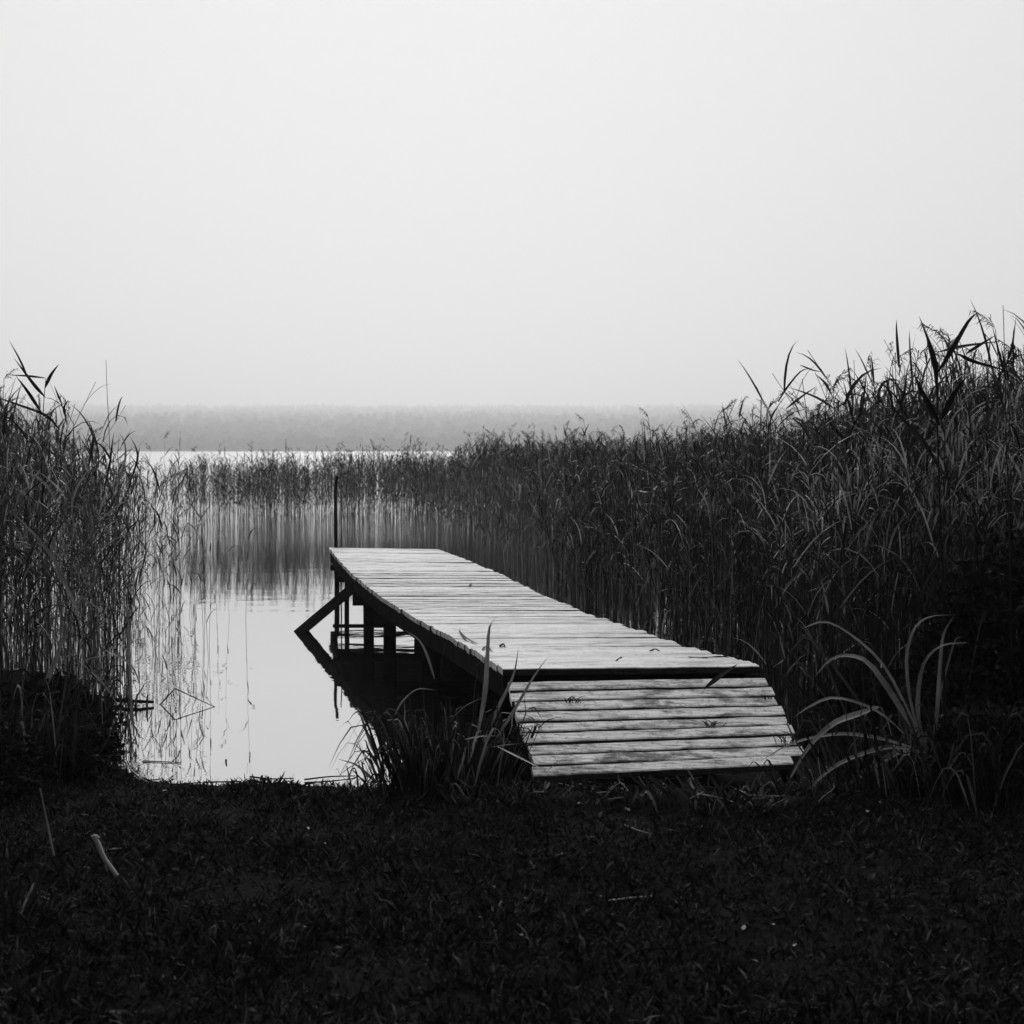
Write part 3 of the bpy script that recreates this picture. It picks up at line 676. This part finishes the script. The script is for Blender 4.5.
for k in range(46):   # litter of dead reed on the bank around the ramp foot
    px = r.uniform(555, 800) if k % 2 else r.uniform(380, 600); py = r.uniform(776, 798); l = r.uniform(6, 24); a = r.normal(0, 3.5)
    lying('dry_reed_stalk', 'short dry reed stalk lying on the ground at the foot of the ramp', 'stalk', [on(px - l, py - a, .02), on(px, py, r.uniform(.02, .05)), on(px + l, py + a, .015)], r.uniform(.0025, .0045), M[['straw', 'pale_blade', 'twig', 'pale_blade'][k % 4]], 'dry reed stalks by the ramp foot')
# water plants close to shore
for k, (px, py) in enumerate(((226, 760), (262, 776), (268, 777))):
    lying('floating_leaf', 'tiny dark leaf tip poking out of the water near the shore', 'leaf', [PG(px, py, -.01), PG(px, py, .008), PG(px + .5, py, .016)], .006, M['dark_leaf'], 'leaf tips near the shore')
# scrap of leaves on deck and ramp
def dk(px, py):
    D = 9.
    for _ in range(12):
        D = (HC - deck_at(D)[2] - .008) * F / (py - YH)
    return P(px, py, D)
def flatleaf(name, label, pts, w, mat, cat='leaf', group=None):
    g = Geo(); c = pts[0].copy(); blade(g, [p - c for p in pts], w, 9, np.array([0., -.2, 1.]), .5)
    o = g.build(name, mat); o.location = c; return tag(o, label, cat, group)
flatleaf('withered_leaf', 'dark folded leaf lying on the left edge of the deck near the pale blades', [dk(459, 630), dk(464, 637), dk(475, 643), dk(480, 643)], .018, M['dark_leaf'])
flatleaf('withered_leaf', 'dark fallen leaf near the front left of the deck beside the tall blade', [dk(482, 650), dk(487, 647), dk(493, 652)], .02, M['dark_leaf'])
flatleaf('withered_leaf', 'small dark leaf lying in the middle of the far deck', [dk(469, 586), dk(473, 583)], .02, M['dark_leaf'])
flatleaf('withered_leaf', 'dark curled leaf on the deck near its right edge', [dk(688, 657), dk(705, 659), dk(722, 657), dk(736, 659)], .03, M['dark_leaf'])
lying('dark_twig', 'short bent twig on the deck planks near the ramp', 'twig', [dk(616, 661), dk(619, 658.5), dk(622, 657)], .004, M['twig'])
lying('dark_twig', 'tiny curled twig standing on the deck left of the middle', 'twig', [dk(500, 646), dk(503, 644), dk(505, 646)], .006, M['twig'])
lying('dark_twig', 'small curled twig on the right half of the deck', 'twig', [dk(650, 651), dk(655, 649), dk(660, 651)], .004, M['twig'])
g = Geo(); b0 = P(704, 689, 6.93); b1 = P(722, 674, 7.0); b2 = P(738, 664, 7.12)
blade(g, [b0 - b0, b1 - b0 + [0, -.01, .0], b2 - b0], .026, 8, np.array([0, -1, .5]), .2); o = g.build('withered_leaf', M['dark_leaf']); o.location = b0
tag(o, 'long dark leaf hanging from the deck edge down onto the ramp', 'leaf')
sl = unit(A1 - A0)
def rp(px, py):
    t = (py - 678) / 96.; a = A0 + (A1 - A0) * t; b = B0 + (B1 - B0) * t; u = (px - (507 + 29 * t)) / (261 + 13 * t); return a + (b - a) * u + [0, 0, .004]
for k, (px, py, lab, n_, hh) in enumerate(((571, 703, 'tiny grass tuft growing from a gap high on the left of the ramp', 12, .05), (540, 728, 'thin sparse weed growing low on the left of the ramp', 4, .11), (713, 731, 'flat dark grass tuft on the right middle of the ramp', 16, .045), (788, 752, 'dark weed lying over the lower right corner of the ramp', 14, .09), (770, 703, 'dark moss tuft on the upper right edge of the ramp', 12, .03))):
    c = rp(px, py); e = empty('grass_tuft', c, lab, 'grass tuft'); g = Geo()
    for _ in range(n_):
        o = np.array([r.normal(), r.normal() * .4, 0]); L = hh * r.uniform(.5, 1); b = np.array([r.normal(0, .018), 0, -.01])
        blade(g, [b, b + [o[0] * L * .3, o[1] * L * .3, L * .6], b + [o[0] * L * .8, o[1] * L * .8, L * .8]], .005, 5, np.array([r.normal(), -1, .4]))
    g.build('blades', M['dark_leaf'], e)
for k in range(30):   # small pale fallen leaves on the bank
    px, py = r.uniform(140, 960), 786 + 175 * r.random() ** 1.6
    c = on(px, py, .022); s = r.uniform(.006, .014); a = r.uniform(0, 6.28); d = np.array([math.cos(a), math.sin(a), r.normal(0, .3)])
    g = Geo(); blade(g, [-d * s, d * 0, d * s], s * 1.3, 5, np.array([r.normal(0, .3), r.normal(0, .3), 1.]), .4)
    o = g.build('fallen_leaf', M['pale_blade']); o.location = c; tag(o, 'tiny pale fallen leaf lying in the dark foreground grass', 'leaf', 'fallen leaves on the bank')

# ------------------------------------------------------------------ air
hm = bpy.data.materials.new('haze'); hm.use_nodes = True; nt = hm.node_tree; nt.nodes.clear()
out = nt.nodes.new('ShaderNodeOutputMaterial'); pv = nt.nodes.new('ShaderNodeVolumePrincipled')
pv.inputs['Color'].default_value = (1, 1, 1, 1); pv.inputs['Density'].default_value = .00054; pv.inputs['Anisotropy'].default_value = .6
nt.links.new(pv.outputs[0], out.inputs['Volume'])
hv = np.array([[x_, y_, z_] for z_ in (-2.2, 172) for (x_, y_) in ((-5180, -5180), (5180, -5180), (5180, 5180), (-5180, 5180))])
hf = [[3, 2, 1, 0], [4, 5, 6, 7], [0, 1, 5, 4], [1, 2, 6, 5], [2, 3, 7, 6], [3, 0, 4, 7]]
tag(link('haze', mk_mesh('haze', hv, np.array(hf), hm)), 'pale morning mist over the lake', 'haze', kind='stuff')

# ------------------------------------------------------------------ light
w = bpy.data.worlds.new('World'); sc.world = w; w.use_nodes = True; nt = w.node_tree; nt.nodes.clear()
out = nt.nodes.new('ShaderNodeOutputWorld'); sky = nt.nodes.new('ShaderNodeTexSky'); sky.sky_type = 'NISHITA'; sky.sun_disc = False
ELEV = math.radians(33); AZ = math.radians(-4)
sky.sun_elevation = ELEV; sky.sun_rotation = AZ; sky.dust_density = 6; sky.air_density = 2
bw = nt.nodes.new('ShaderNodeRGBToBW'); nt.links.new(sky.outputs[0], bw.inputs[0])
b1 = nt.nodes.new('ShaderNodeBackground'); b1.inputs[1].default_value = .05; nt.links.new(bw.outputs[0], b1.inputs[0])
tc = nt.nodes.new('ShaderNodeTexCoord'); sp = nt.nodes.new('ShaderNodeSeparateXYZ'); nt.links.new(tc.outputs['Generated'], sp.inputs[0])
mr = N(nt, 'ShaderNodeMapRange', interpolation_type='SMOOTHSTEP'); mr.inputs[1].default_value = -.5; mr.inputs[2].default_value = .75; mr.inputs[3].default_value = .06; mr.inputs[4].default_value = .705
nt.links.new(sp.outputs['Y'], mr.inputs[0])
b2 = nt.nodes.new('ShaderNodeBackground'); mz = N(nt, 'ShaderNodeMapRange', interpolation_type='SMOOTHSTEP'); mz.inputs[1].default_value = .3; mz.inputs[2].default_value = .9; mz.inputs[3].default_value = 1.0; mz.inputs[4].default_value = 3.6
nt.links.new(sp.outputs['Z'], mz.inputs[0])
mm = N(nt, 'ShaderNodeMath', operation='MULTIPLY'); nt.links.new(mr.outputs[0], mm.inputs[0]); nt.links.new(mz.outputs[0], mm.inputs[1]); nt.links.new(mm.outputs[0], b2.inputs[0])
ad = nt.nodes.new('ShaderNodeMixShader'); ad.inputs[0].default_value = .99; nt.links.new(b1.outputs[0], ad.inputs[1]); nt.links.new(b2.outputs[0], ad.inputs[2]); nt.links.new(ad.outputs[0], out.inputs[0])
sl = bpy.data.lights.new('sun', 'SUN'); sl.energy = 1.5; sl.angle = math.radians(15); so = bpy.data.objects.new('sun', sl); COL.objects.link(so)
from mathutils import Vector
dv = Vector((math.sin(AZ) * math.cos(ELEV), math.cos(AZ) * math.cos(ELEV), math.sin(ELEV))); so.rotation_euler = dv.to_track_quat('Z', 'Y').to_euler(); so.location = dv * 30 if False else (0, 0, 20)

# ------------------------------------------------------------------ camera
cd = bpy.data.cameras.new('camera'); cam = bpy.data.objects.new('camera', cd); COL.objects.link(cam)
cam.location = (0, 0, HC); cam.rotation_euler = (math.radians(90), 0, 0)
cd.sensor_width = 24; cd.sensor_height = 24; cd.lens = F / 1024 * 24; cd.shift_y = -(512 - YH) / 1024
cd.clip_start = .05; cd.clip_end = 16000; cd.dof.use_dof = True; cd.dof.focus_distance = 8.6; cd.dof.aperture_fstop = 4.0
sc.camera = cam
sc.render.resolution_x = 1024; sc.render.resolution_y = 1024
sc.view_settings.view_transform = 'Standard'; sc.view_settings.look = 'None'; sc.view_settings.exposure = 0; sc.view_settings.gamma = 1
